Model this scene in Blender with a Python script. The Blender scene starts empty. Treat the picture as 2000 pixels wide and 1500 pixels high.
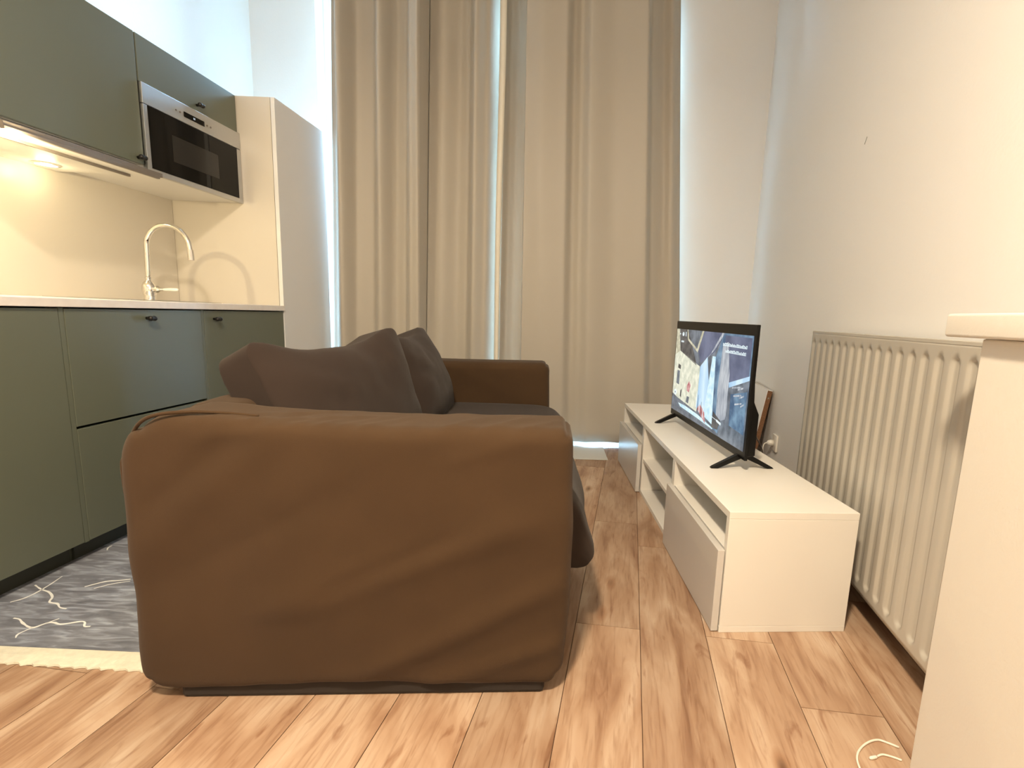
import bpy, bmesh, math, random
from mathutils import Vector, Matrix, noise

# ------------------------------------------------------------------ camera, world, light, exposure
SC = bpy.context.scene
COL = SC.collection
F_PX, CX, CY, PITCH, ROLL, EYE = 968.309, 1129.015, 770.551, 0.157, 0.0456, 0.928

cam = bpy.data.cameras.new('camera')
camo = bpy.data.objects.new('camera', cam)
COL.objects.link(camo)
cam.sensor_fit = 'HORIZONTAL'
cam.sensor_width = 36.0
cam.lens = 36.0 * F_PX / 2000.0
cam.shift_x = (1000.0 - CX) / 2000.0
cam.shift_y = (CY - 750.0) / 2000.0
cam.clip_start = 0.02
_F = Vector((0, math.cos(PITCH), -math.sin(PITCH)))
_U = Vector((0, math.sin(PITCH), math.cos(PITCH)))
_R = Vector((1, 0, 0))
_c, _s = math.cos(ROLL), math.sin(ROLL)
_r = _R * _c + _U * _s
_u = _U * _c - _R * _s
camo.matrix_world = Matrix(((_r.x, _u.x, -_F.x, 0), (_r.y, _u.y, -_F.y, 0), (_r.z, _u.z, -_F.z, EYE), (0, 0, 0, 1)))
SC.camera = camo

world = bpy.data.worlds.new('world')
SC.world = world
world.use_nodes = True
world.node_tree.nodes['Background'].inputs[0].default_value = (0.72, 0.88, 1.0, 1)
world.node_tree.nodes['Background'].inputs[1].default_value = 2.0

SC.view_settings.view_transform = 'Standard'
SC.view_settings.look = 'None'
SC.view_settings.gamma = 1.0
SC.view_settings.use_curve_mapping = False
SC.view_settings.exposure = 0.0


def area_light(name, loc, rot, sx, sy, power, color):
    l = bpy.data.lights.new(name, 'AREA')
    l.shape = 'RECTANGLE'
    l.size, l.size_y = sx, sy
    l.energy = power
    l.color = color
    o = bpy.data.objects.new(name, l)
    o.location = loc
    o.rotation_euler = rot
    COL.objects.link(o)
    return o


# daylight standing outside the French window
area_light('daylight', (-0.6, 4.15, 1.9), (math.radians(-90), 0, 0), 3.4, 3.6, 1550, (0.42, 0.72, 1.0))
# the room's warm ceiling lamp, above and behind the camera
lp = bpy.data.lights.new('ceiling_lamp', 'AREA')
lp.shape = 'DISK'
lp.size = 0.22
lp.energy = 105
lp.color = (1.0, 0.81, 0.58)
lpo = bpy.data.objects.new('ceiling_lamp', lp)
lpo.location = (-0.32, -0.15, 2.62)
COL.objects.link(lpo)
lg = bpy.data.lights.new('ambient_fill', 'POINT')  # added fill light at the lamp, raises the ambient on the walls
lg.energy = 40
lg.color = (1.0, 0.84, 0.64)
lg.shadow_soft_size = 0.12
lgo = bpy.data.objects.new('ambient_fill', lg)
lgo.location = (-0.32, -0.15, 2.45)
COL.objects.link(lgo)

RA = -0.101                     # the floorboards and the right wall turn this much against the kitchen run
FL = Vector((math.cos(RA), math.sin(RA), 0))
FD = Vector((-math.sin(RA), math.cos(RA), 0))


def fpt(a, b, z=0.0):
    return FL * a + FD * b + Vector((0, 0, z))


# ------------------------------------------------------------------ materials
def mat(name, color, rough=0.5, metal=0.0, bump=0.0, bscale=200.0, var=0.0, vscale=5.0, spec=0.5, coat=0.0, sheen=0.0, stretch=(1, 1, 1)):
    m = bpy.data.materials.new(name)
    m.use_nodes = True
    nt = m.node_tree
    b = nt.nodes['Principled BSDF']
    b.inputs['Base Color'].default_value = (*color, 1)
    b.inputs['Roughness'].default_value = rough
    b.inputs['Metallic'].default_value = metal
    b.inputs['Specular IOR Level'].default_value = spec
    b.inputs['Coat Weight'].default_value = coat
    b.inputs['Coat Roughness'].default_value = 0.08
    b.inputs['Sheen Weight'].default_value = sheen
    tc = nt.nodes.new('ShaderNodeTexCoord')
    mp = nt.nodes.new('ShaderNodeMapping')
    mp.inputs['Scale'].default_value = stretch
    nt.links.new(tc.outputs['Object'], mp.inputs['Vector'])
    if var > 0:
        n = nt.nodes.new('ShaderNodeTexNoise')
        n.inputs['Scale'].default_value = vscale
        n.inputs['Detail'].default_value = 4
        nt.links.new(mp.outputs[0], n.inputs['Vector'])
        r = nt.nodes.new('ShaderNodeValToRGB')
        r.color_ramp.elements[0].position = 0.3
        r.color_ramp.elements[1].position = 0.7
        r.color_ramp.elements[0].color = (*[c * (1 - var) for c in color], 1)
        r.color_ramp.elements[1].color = (*[min(1, c * (1 + var)) for c in color], 1)
        nt.links.new(n.outputs['Fac'], r.inputs[0])
        nt.links.new(r.outputs[0], b.inputs['Base Color'])
    if bump > 0:
        n2 = nt.nodes.new('ShaderNodeTexNoise')
        n2.inputs['Scale'].default_value = bscale
        n2.inputs['Detail'].default_value = 3
        nt.links.new(mp.outputs[0], n2.inputs['Vector'])
        bp = nt.nodes.new('ShaderNodeBump')
        bp.inputs['Strength'].default_value = bump
        bp.inputs['Distance'].default_value = 0.003
        nt.links.new(n2.outputs['Fac'], bp.inputs['Height'])
        nt.links.new(bp.outputs[0], b.inputs['Normal'])
    return m


M = {}
M['wall'] = mat('white_wall_paint', (0.84, 0.835, 0.82), 0.55, bump=0.15, bscale=90)
M['ceiling'] = mat('ceiling_paint', (0.82, 0.82, 0.8), 0.8)
M['stub'] = mat('cream_plaster', (0.72, 0.69, 0.63), 0.6, bump=0.18, bscale=160)
M['skirt'] = mat('dark_skirting', (0.10, 0.05, 0.03), 0.5)
M['green'] = mat('sage_green_lacquer', (0.130, 0.145, 0.108), 0.36, var=0.03, vscale=2)
M['green_dark'] = mat('dark_plinth', (0.06, 0.065, 0.05), 0.6)
M['carcass'] = mat('white_board', (0.78, 0.77, 0.73), 0.4)
M['worktop'] = mat('white_worktop', (0.80, 0.76, 0.73), 0.3, var=0.04, vscale=30)
M['splash'] = mat('white_splashback', (0.66, 0.62, 0.55), 0.28)
M['gloss'] = mat('glossy_white_door', (0.78, 0.79, 0.80), 0.16, coat=0.3)
M['knob'] = mat('black_iron', (0.012, 0.011, 0.010), 0.35)
M['steel'] = mat('brushed_steel', (0.52, 0.53, 0.54), 0.30, metal=1.0, bump=0.2, bscale=60, stretch=(1, 1, 40))
M['steel_dark'] = mat('hood_strip_grey', (0.20, 0.175, 0.155), 0.4, metal=0.3)
M['oven'] = mat('black_oven_glass', (0.004, 0.004, 0.004), 0.05, spec=0.18)
M['oven_win'] = mat('smoked_window', (0.022, 0.021, 0.02), 0.12, spec=0.3)
M['chrome'] = mat('chrome', (0.80, 0.78, 0.74), 0.10, metal=1.0)
M['china'] = mat('white_porcelain', (0.85, 0.82, 0.75), 0.2)
M['bench'] = mat('white_foil_board', (0.80, 0.78, 0.73), 0.38)
M['bench_front'] = mat('glossy_drawer_front', (0.60, 0.585, 0.56), 0.28, coat=0.15)
M['tv'] = mat('black_plastic', (0.004, 0.004, 0.004), 0.32, spec=0.25)
M['rad'] = mat('radiator_enamel', (0.46, 0.435, 0.385), 0.24, coat=0.3)
M['cable_w'] = mat('white_cable', (0.82, 0.76, 0.66), 0.4)
M['chip'] = mat('raw_chipboard', (0.20, 0.10, 0.05), 0.9, var=0.3, vscale=120)
M['glassframe'] = mat('window_frame_white', (0.8, 0.82, 0.84), 0.4)
M['hem_glow'] = mat('pale_floor_glow', (0.62, 0.63, 0.60), 0.3)  # pale tone stands in for daylight glow on the floor
M['mark'] = mat('grey_mark', (0.12, 0.12, 0.10), 0.8)
M['lining'] = mat('white_lining', (0.80, 0.76, 0.66), 0.9)
M['void'] = mat('dark_gap', (0.01, 0.01, 0.01), 0.9)


def fabric(name, color, sheen=0.2, weave=900, bump=0.25, var=0.06):
    m = mat(name, color, 0.92, bump=bump, bscale=weave, var=var, vscale=7, sheen=sheen, spec=0.2)
    return m


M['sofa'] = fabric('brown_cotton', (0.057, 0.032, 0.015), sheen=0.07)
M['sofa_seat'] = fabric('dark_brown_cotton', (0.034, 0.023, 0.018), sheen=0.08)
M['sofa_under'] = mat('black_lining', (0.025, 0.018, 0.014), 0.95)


def curtain_mat():
    m = bpy.data.materials.new('beige_linen')
    m.use_nodes = True
    nt = m.node_tree
    b = nt.nodes['Principled BSDF']
    out = nt.nodes['Material Output']
    col = (0.50, 0.455, 0.385)
    b.inputs['Base Color'].default_value = (*col, 1)
    b.inputs['Roughness'].default_value = 0.48
    b.inputs['Specular IOR Level'].default_value = 0.45
    b.inputs['Sheen Weight'].default_value = 0.2
    tc = nt.nodes.new('ShaderNodeTexCoord')
    w = nt.nodes.new('ShaderNodeTexNoise')
    mp = nt.nodes.new('ShaderNodeMapping')
    mp.inputs['Scale'].default_value = (60, 60, 700)
    w.inputs['Scale'].default_value = 1.0
    nt.links.new(tc.outputs['Object'], mp.inputs[0])
    nt.links.new(mp.outputs[0], w.inputs['Vector'])
    bp = nt.nodes.new('ShaderNodeBump')
    bp.inputs['Strength'].default_value = 0.15
    bp.inputs['Distance'].default_value = 0.002
    nt.links.new(w.outputs['Fac'], bp.inputs['Height'])
    nt.links.new(bp.outputs[0], b.inputs['Normal'])
    t = nt.nodes.new('ShaderNodeBsdfTranslucent')
    t.inputs[0].default_value = (0.36, 0.33, 0.27, 1)
    mx = nt.nodes.new('ShaderNodeMixShader')
    mx.inputs[0].default_value = 0.06
    nt.links.new(b.outputs[0], mx.inputs[1])
    nt.links.new(t.outputs[0], mx.inputs[2])
    nt.links.new(mx.outputs[0], out.inputs[0])
    return m


M['curtain'] = curtain_mat()


def glass_mat():
    m = bpy.data.materials.new('thin_window_glass')
    m.use_nodes = True
    nt = m.node_tree
    out = nt.nodes['Material Output']
    nt.nodes.remove(nt.nodes['Principled BSDF'])
    t = nt.nodes.new('ShaderNodeBsdfTransparent')
    t.inputs[0].default_value = (0.95, 0.98, 1, 1)
    g = nt.nodes.new('ShaderNodeBsdfGlossy')
    g.inputs['Roughness'].default_value = 0.02
    f = nt.nodes.new('ShaderNodeFresnel')
    f.inputs[0].default_value = 1.45
    mx = nt.nodes.new('ShaderNodeMixShader')
    nt.links.new(f.outputs[0], mx.inputs[0])
    nt.links.new(t.outputs[0], mx.inputs[1])
    nt.links.new(g.outputs[0], mx.inputs[2])
    nt.links.new(mx.outputs[0], out.inputs[0])
    return m


M['glass'] = glass_mat()


def emit(name, c1, strength, c2=None, scale=20, stretch=(1, 1, 1)):
    m = bpy.data.materials.new(name)
    m.use_nodes = True
    nt = m.node_tree
    b = nt.nodes['Principled BSDF']
    b.inputs['Base Color'].default_value = (0.01, 0.01, 0.01, 1)
    b.inputs['Roughness'].default_value = 0.25
    b.inputs['Emission Color'].default_value = (*c1, 1)
    b.inputs['Emission Strength'].default_value = strength
    if c2:
        tc = nt.nodes.new('ShaderNodeTexCoord')
        mp = nt.nodes.new('ShaderNodeMapping')
        mp.inputs['Scale'].default_value = stretch
        n = nt.nodes.new('ShaderNodeTexNoise')
        n.inputs['Scale'].default_value = scale
        n.inputs['Detail'].default_value = 5
        r = nt.nodes.new('ShaderNodeValToRGB')
        r.color_ramp.elements[0].position = 0.36
        r.color_ramp.elements[1].position = 0.64
        r.color_ramp.elements[0].color = (*c1, 1)
        r.color_ramp.elements[1].color = (*c2, 1)
        nt.links.new(tc.outputs['Object'], mp.inputs[0])
        nt.links.new(mp.outputs[0], n.inputs['Vector'])
        nt.links.new(n.outputs['Fac'], r.inputs[0])
        nt.links.new(r.outputs[0], b.inputs['Emission Color'])
    return m


def floor_mat():
    m = bpy.data.materials.new('oak_laminate')
    m.use_nodes = True
    nt = m.node_tree
    N, L = nt.nodes, nt.links
    b = N['Principled BSDF']
    at = N.new('ShaderNodeAttribute')
    at.attribute_name = 'plank'
    tc = N.new('ShaderNodeTexCoord')
    off = N.new('ShaderNodeVectorMath')
    off.operation = 'MULTIPLY'
    off.inputs[1].default_value = (7.3, 3.1, 5.7)
    L.new(at.outputs['Vector'], off.inputs[0])
    add = N.new('ShaderNodeVectorMath')
    L.new(tc.outputs['Object'], add.inputs[0])
    L.new(off.outputs[0], add.inputs[1])

    def noise_n(sc, scale, detail=5, dist=0.0):
        mp = N.new('ShaderNodeMapping')
        mp.inputs['Scale'].default_value = sc
        L.new(add.outputs[0], mp.inputs[0])
        n = N.new('ShaderNodeTexNoise')
        n.inputs['Scale'].default_value = scale
        n.inputs['Detail'].default_value = detail
        n.inputs['Distortion'].default_value = dist
        L.new(mp.outputs[0], n.inputs['Vector'])
        return n

    def ramp(src, stops):
        r = N.new('ShaderNodeValToRGB')
        e = r.color_ramp.elements
        e[0].position, e[0].color = stops[0][0], (*stops[0][1], 1)
        e[1].position, e[1].color = stops[-1][0], (*stops[-1][1], 1)
        for p, c in stops[1:-1]:
            x = e.new(p)
            x.color = (*c, 1)
        L.new(src, r.inputs[0])
        return r

    def mix(kind, fac, a, c):
        x = N.new('ShaderNodeMix')
        x.data_type = 'RGBA'
        x.blend_type = kind
        x.inputs[0].default_value = fac
        L.new(a, x.inputs[6])
        L.new(c, x.inputs[7])
        return x.outputs[2]

    broad = noise_n((9.0, 2.2, 1), 1.3, 4, 1.0)
    base = ramp(broad.outputs['Fac'], [(0.28, (0.36, 0.21, 0.13)), (0.42, (0.49, 0.32, 0.21)), (0.56, (0.59, 0.42, 0.295)), (0.72, (0.70, 0.55, 0.42))])
    grain = noise_n((34, 2.6, 1), 3.0, 7, 0.6)
    gr = ramp(grain.outputs['Fac'], [(0.3, (0.78, 0.72, 0.68)), (0.5, (1, 1, 1)), (0.75, (1.0, 1.0, 1.0))])
    c = mix('MULTIPLY', 1.0, base.outputs[0], gr.outputs[0])
    streak = noise_n((13, 2.4, 1), 1.6, 5, 1.6)
    st = ramp(streak.outputs['Fac'], [(0.60, (1, 1, 1)), (0.70, (0.60, 0.46, 0.38)), (0.80, (0.50, 0.36, 0.28))])
    c = mix('MULTIPLY', 0.75, c, st.outputs[0])
    # knots
    mp = N.new('ShaderNodeMapping')
    mp.inputs['Scale'].default_value = (5.0, 1.9, 1)
    L.new(add.outputs[0], mp.inputs[0])
    v = N.new('ShaderNodeTexVoronoi')
    v.inputs['Scale'].default_value = 1.0
    L.new(mp.outputs[0], v.inputs['Vector'])
    kn = ramp(v.outputs['Distance'], [(0.03, (0.22, 0.13, 0.09)), (0.075, (0.75, 0.62, 0.52)), (0.12, (1, 1, 1))])
    c = mix('MULTIPLY', 0.85, c, kn.outputs[0])
    # plank tone
    tone = N.new('ShaderNodeSeparateXYZ')
    L.new(at.outputs['Vector'], tone.inputs[0])
    tr = ramp(tone.outputs[0], [(0.0, (0.66, 0.635, 0.615)), (1.0, (0.86, 0.84, 0.82))])
    c = mix('MULTIPLY', 1.0, c, tr.outputs[0])
    L.new(c, b.inputs['Base Color'])
    b.inputs['Roughness'].default_value = 0.30
    bp = N.new('ShaderNodeBump')
    bp.inputs['Strength'].default_value = 0.12
    bp.inputs['Distance'].default_value = 0.002
    L.new(grain.outputs['Fac'], bp.inputs['Height'])
    L.new(bp.outputs[0], b.inputs['Normal'])
    return m


M['floor'] = floor_mat()
M['subfloor'] = mat('seam_dark', (0.10, 0.05, 0.025), 0.8)


def rug_mat():
    m = bpy.data.materials.new('grey_marbled_pile')
    m.use_nodes = True
    nt = m.node_tree
    N, L = nt.nodes, nt.links
    b = N['Principled BSDF']
    tc = N.new('ShaderNodeTexCoord')
    mp = N.new('ShaderNodeMapping')
    mp.inputs['Scale'].default_value = (5, 22, 1)
    mp.inputs['Rotation'].default_value = (0, 0, -0.35)
    n = N.new('ShaderNodeTexNoise')
    n.inputs['Scale'].default_value = 1.8
    n.inputs['Detail'].default_value = 7
    n.inputs['Distortion'].default_value = 1.2
    L.new(tc.outputs['Object'], mp.inputs[0])
    L.new(mp.outputs[0], n.inputs['Vector'])
    r = N.new('ShaderNodeValToRGB')
    e = r.color_ramp.elements
    e[0].position, e[0].color = 0.3, (0.085, 0.095, 0.125, 1)
    e[1].position, e[1].color = 0.72, (0.36, 0.41, 0.50, 1)
    x = e.new(0.5)
    x.color = (0.155, 0.17, 0.21, 1)
    L.new(n.outputs['Fac'], r.inputs[0])
    L.new(r.outputs[0], b.inputs['Base Color'])
    b.inputs['Roughness'].default_value = 0.8
    b.inputs['Sheen Weight'].default_value = 0.3
    return m


M['rug'] = rug_mat()
M['rug_edge'] = mat('cream_rug_binding', (0.66, 0.64, 0.52), 0.9, var=0.08, vscale=60, bump=0.3, bscale=300)
M['rug_vein'] = mat('white_rug_vein', (0.78, 0.80, 0.78), 0.9)


# ------------------------------------------------------------------ mesh helpers
def empty(name, loc=(0, 0, 0), rz=0.0):
    o = bpy.data.objects.new(name, None)
    o.empty_display_size = 0.1
    o.location = loc
    o.rotation_euler = (0, 0, rz)
    COL.objects.link(o)
    return o


def tag(o, label=None, cat=None, group=None, kind=None):
    if label: o['label'] = label
    if cat: o['category'] = cat
    if group: o['group'] = group
    if kind: o['kind'] = kind
    return o


def obj(name, bm, m, parent=None, smooth=False, bevel=0.0, seg=2, loc=None, rz=None, mods=None):
    bmesh.ops.recalc_face_normals(bm, faces=bm.faces[:])
    me = bpy.data.meshes.new(name)
    bm.to_mesh(me)
    bm.free()
    for x in (m if isinstance(m, (list, tuple)) else [m]):
        me.materials.append(x)
    if smooth:
        for p in me.polygons:
            p.use_smooth = True
    o = bpy.data.objects.new(name, me)
    COL.objects.link(o)
    if parent: o.parent = parent
    if loc: o.location = loc
    if rz is not None: o.rotation_euler = (0, 0, rz)
    if bevel > 0:
        b = o.modifiers.new('bevel', 'BEVEL')
        b.width = bevel
        b.segments = seg
        b.limit_method = 'ANGLE'
    return o


def bx(bm, x0, x1, y0, y1, z0, z1, mi=0, mtx=None):
    vs = [bm.verts.new((x, y, z)) for x in (x0, x1) for y in (y0, y1) for z in (z0, z1)]
    if mtx:
        for v in vs: v.co = mtx @ v.co
    for f in ((0, 1, 3, 2), (4, 6, 7, 5), (0, 4, 5, 1), (2, 3, 7, 6), (0, 2, 6, 4), (1, 5, 7, 3)):
        fc = bm.faces.new([vs[i] for i in f])
        fc.material_index = mi
    return vs


def box(*a, **k):
    bm = bmesh.new()
    bx(bm, *a, **k)
    return bm


def boxes(*l):
    bm = bmesh.new()
    for a in l: bx(bm, *a)
    return bm


def prism(bm, pts, axis, a0, a1, mi=0):
    """extrude a 2D polygon along an axis; axis 'y': pts are (x,z); 'x': (y,z); 'z': (x,y)"""
    def P(p, a):
        return {'y': (p[0], a, p[1]), 'x': (a, p[0], p[1]), 'z': (p[0], p[1], a)}[axis]
    A = [bm.verts.new(P(p, a0)) for p in pts]
    B = [bm.verts.new(P(p, a1)) for p in pts]
    n = len(pts)
    bm.faces.new(A).material_index = mi
    bm.faces.new(B).material_index = mi
    for i in range(n):
        bm.faces.new((A[i], A[(i + 1) % n], B[(i + 1) % n], B[i])).material_index = mi


def tube(bm, pts, r, n=12, cap=True):
    pts = [Vector(p) for p in pts]
    rs = r if isinstance(r, (list, tuple)) else [r] * len(pts)
    rings = []
    up = None
    for i, p in enumerate(pts):
        t = (pts[min(i + 1, len(pts) - 1)] - pts[max(i - 1, 0)]).normalized()
        if up is None:
            up = t.orthogonal().normalized()
        up = (up - t * up.dot(t)).normalized()
        s = t.cross(up)
        rings.append([bm.verts.new(p + (up * math.cos(2 * math.pi * k / n) + s * math.sin(2 * math.pi * k / n)) * rs[i]) for k in range(n)])
    for a, b in zip(rings, rings[1:]):
        for k in range(n):
            bm.faces.new((a[k], a[(k + 1) % n], b[(k + 1) % n], b[k]))
    if cap:
        bm.faces.new(rings[0][::-1])
        bm.faces.new(rings[-1])


def smooth_path(pts, n=8):
    pts = [Vector(p) for p in pts]
    out = []
    for i in range(len(pts) - 1):
        p0, p1, p2, p3 = pts[max(i - 1, 0)], pts[i], pts[i + 1], pts[min(i + 2, len(pts) - 1)]
        for k in range(n):
            t = k / n
            out.append(0.5 * ((2 * p1) + (p2 - p0) * t + (2 * p0 - 5 * p1 + 4 * p2 - p3) * t * t + (-p0 + 3 * p1 - 3 * p2 + p3) * t ** 3))
    out.append(pts[-1])
    return out


def lathe(bm, prof, center=(0, 0, 0), n=24, axis='z'):
    c = Vector(center)
    rings = []
    for r, h in prof:
        ring = []
        for k in range(n):
            a = 2 * math.pi * k / n
            d = {'z': (r * math.cos(a), r * math.sin(a), h), 'x': (h, r * math.cos(a), r * math.sin(a)), 'y': (r * math.cos(a), h, r * math.sin(a))}[axis]
            ring.append(bm.verts.new(c + Vector(d)))
        rings.append(ring)
    for a, b in zip(rings, rings[1:]):
        for k in range(n):
            bm.faces.new((a[k], a[(k + 1) % n], b[(k + 1) % n], b[k]))
    bm.faces.new(rings[0][::-1])
    bm.faces.new(rings[-1])


def soft_box(x0, x1, y0, y1, z0, z1, r, step=0.03, warp=None):
    """box with a subdivided skin, rounded by radius r, then displaced by warp(p)"""
    bm = bmesh.new()
    lo, hi = Vector((x0, y0, z0)), Vector((x1, y1, z1))
    vd = {}

    def coords(a, b):
        n = max(2, int((b - a) / step))
        c = [a, a + r * 0.3, a + r * 0.65] + [a + r + (b - a - 2 * r) * i / n for i in range(n + 1)] + [b - r * 0.65, b - r * 0.3, b]
        return c
    G = [coords(x0, x1), coords(y0, y1), coords(z0, z1)]

    def V(p):
        k = tuple(round(c, 5) for c in p)
        if k not in vd:
            p = Vector(p)
            q = Vector([min(max(p[i], lo[i] + r), hi[i] - r) for i in range(3)])
            d = p - q
            if d.length > 1e-9:
                m = max(abs(c) for c in d)
                p = q + d.normalized() * m
            if warp: p = warp(p)
            vd[k] = bm.verts.new(p)
        return vd[k]
    for ax in range(3):
        o = [i for i in range(3) if i != ax]
        for val in (lo[ax], hi[ax]):
            A, B = G[o[0]], G[o[1]]
            for i in range(len(A) - 1):
                for j in range(len(B) - 1):
                    q = []
                    for (a, b) in ((A[i], B[j]), (A[i + 1], B[j]), (A[i + 1], B[j + 1]), (A[i], B[j + 1])):
                        p = [0, 0, 0]
                        p[ax], p[o[0]], p[o[1]] = val, a, b
                        q.append(V(p))
                    if len(set(q)) == 4:
                        try: bm.faces.new(q)
                        except ValueError: pass
    return bm


def fold(u, v, p0, p1, w, amp, taper=0.25):
    """height of a soft ridge along the segment p0-p1"""
    dx, dy = p1[0] - p0[0], p1[1] - p0[1]
    L2 = dx * dx + dy * dy
    t = ((u - p0[0]) * dx + (v - p0[1]) * dy) / L2
    d = abs((u - p0[0]) * dy - (v - p0[1]) * dx) / math.sqrt(L2)
    e = 1.0
    if t < 0: e = math.exp(-(t / taper) ** 2)
    if t > 1: e = math.exp(-((t - 1) / taper) ** 2)
    return amp * math.exp(-(d / w) ** 2) * e


# ================================================================== THE SETTING
L_X = -2.265          # left wall
KF = -1.673           # face of the base cabinets
PY = 2.81             # face of the tall cabinet at the window end
SLOPE = 0.0626
BACK_ANG = math.atan(SLOPE)
CEIL = 3.35


def back_y(x): return 3.58 + SLOPE * (x - L_X)


# floorboards
def build_floor():
    bm = bmesh.new()
    bx(bm, -3.0, 2.0, -3.0, 4.8, -0.05, -0.0035, 1)
    lay = bm.faces.layers.float_vector.new('plank')
    w = 0.1955
    rnd = random.Random(4)
    first = {-1: 1.388, 0: 1.388, 1: 1.389, 2: 1.145, 3: 0.55, -2: 0.45, -3: 0.75, -4: 0.2, -5: 0.6}
    # seams lie at 0.08 + k*w ; column k spans [0.08+(k-1)w , 0.08+k w]
    for k in range(-15, 11):
        xa, xb = 0.08 + (k - 1) * w, 0.08 + k * w
        j = first.get(k - 1 if k > 0 else k - 1, None)
        j = {0: 1.388, 1: 1.95, 2: 1.389, 3: 1.145}.get(k, rnd.uniform(0.0, 1.2))
        y = j - 1.25 * 4
        ends = []
        while y < 4.8:
            ends.append(y)
            y += 1.25
            if k == 0 and abs(y - 2.638) < 0.02: y = 2.168
        ends.append(4.8)
        for a, b in zip(ends, ends[1:]):
            a, b = max(a, -3.0), min(b, 4.8)
            if b - a < 0.05: continue
            g = 0.0010
            before = len(bm.faces)
            bx(bm, xa + g, xb - g, a + g, b - g, -0.0034, 0.0, 0)
            bm.faces.ensure_lookup_table()
            val = Vector((rnd.random(), rnd.random(), rnd.random()))
            for f in bm.faces[before:]:
                f[lay] = val
    o = obj('floor', bm, [M['floor'], M['subfloor']], rz=RA)
    tag(o, kind='structure')


build_floor()


def struct(name, bm, m, **k):
    return tag(obj(name, bm, m, **k), kind='structure')


struct('wall_left', box(L_X - 0.12, L_X, -2.6, 3.9, 0, CEIL), M['wall'])
struct('ceiling', box(-3.0, 2.4, -3.0, 4.4, CEIL, CEIL + 0.1), M['ceiling'])
struct('wall_rear', box(L_X - 0.1, 1.6, -2.6, -2.5, 0, CEIL), M['wall'])
struct('wall_right', box(0.87, 0.99, -3.0, 4.15, 0, CEIL), M['wall'], rz=RA)

# back wall with the window opening (local frame: origin at the left corner, x along the wall, y outward)
WB = (L_X, back_y(L_X), 0)
W0, W1, WT = 0.42, 2.84, 3.05       # opening in wall coordinates
bm = bmesh.new()
bx(bm, -0.1, W0, 0, 0.28, 0, CEIL)
bx(bm, W1, 3.75, 0, 0.28, 0, CEIL)
bx(bm, W0, W1, 0, 0.28, WT, CEIL)
struct('wall_back', bm, M['wall'], loc=WB, rz=BACK_ANG)

# window_1 : French window
win = empty('window_1', (WB[0] + math.cos(BACK_ANG) * W0, WB[1] + math.sin(BACK_ANG) * W0, 0), BACK_ANG)
tag(win, kind='structure')
ww = W1 - W0
obj('window_frame', boxes((0, 0.05, 0.12, 0.20, 0, WT), (ww - 0.05, ww, 0.12, 0.20, 0, WT), (0.05, ww - 0.05, 0.12, 0.20, WT - 0.05, WT),
                          (0.05, ww - 0.05, 0.12, 0.20, 0.0, 0.035), (0.05, ww - 0.05, 0.12, 0.20, 2.30, 2.36)), M['glassframe'], win, bevel=0.003)
half = ww / 2
for k in range(2):
    a = 0.055 + k * (half - 0.053)
    b = a + half - 0.06
    s = obj('window_sash', boxes((a, a + 0.06, 0.13, 0.19, 0.04, 2.295), (b - 0.06, b, 0.13, 0.19, 0.04, 2.295),
                                 (a + 0.06, b - 0.06, 0.13, 0.19, 0.04, 0.12), (a + 0.06, b - 0.06, 0.13, 0.19, 2.235, 2.295)), M['glassframe'], win, bevel=0.003)
    obj('pane', box(a + 0.061, b - 0.061, 0.157, 0.161, 0.121, 2.234), M['glass'], s)
obj('pane', box(0.051, ww - 0.051, 0.157, 0.161, 2.361, WT - 0.051), M['glass'], win)
# pale floor strip by the curtain hem, window glow put into its colour
struct('glow_strip_1', box(0.66, 2.45, -0.58, 0.11, 0.0005, 0.004), M['hem_glow'], loc=WB, rz=BACK_ANG, bevel=0.002)

# skirting along the right wall
struct('baseboard_right', box(0.856, 0.869, 1.0, 3.9, 0.001, 0.07), M['skirt'], rz=RA)

# half wall with a capping ledge at the right
bm = bmesh.new()
bx(bm, 0.65, 0.869, -2.2, 1.005, 0.0, 0.92)
hw = struct('wall_half', bm, M['stub'], rz=RA, bevel=0.004)
led = obj('ledge', soft_box(0.628, 0.868, -2.2, 1.085, 0.9205, 0.966, 0.006, 0.2), M['stub'], rz=RA, smooth=True)
tag(led, 'cream painted ledge capping the low wall beside the radiator', 'ledge')

# small grey scratch on the right wall
mk = obj('wall_mark', box(0.8685, 0.8698, 1.0, 1.002, -0.014, 0.014), M['mark'])
mk.rotation_euler = (0.6, 0, RA)
_p = FL * 0.0 + FD * 2.22
mk.data.transform(Matrix.Translation((-0.869, -1.001, 0)))
mk.location = fpt(0.8693, 2.19, 1.66)
tag(mk, 'small dark scratch high on the white right wall', 'mark')


# ================================================================== KITCHEN
def knob(parent, x, y, z):
    bm = bmesh.new()
    # a bow-tie shaped knob: stem plus a waisted grip across
    lathe(bm, [(0.006, 0), (0.006, 0.016), (0.009, 0.018)], (x, y, z), 12, 'x')
    prof = [(0.005, -0.017), (0.009, -0.013), (0.010, -0.007), (0.0065, 0.0), (0.010, 0.007), (0.009, 0.013), (0.005, 0.017)]
    lathe(bm, prof, (x + 0.023, y, z), 14, 'y')
    return obj('knob', bm, M['knob'], parent, smooth=True)


def door_panel(name, parent, y0, y1, z0, z1, x1, t=0.02, m='green'):
    return obj(name, box(x1 - t, x1, y0 + 0.0015, y1 - 0.0015, z0, z1), M[m], parent, bevel=0.0012)


GRP = 'sage green base cabinets'


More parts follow.
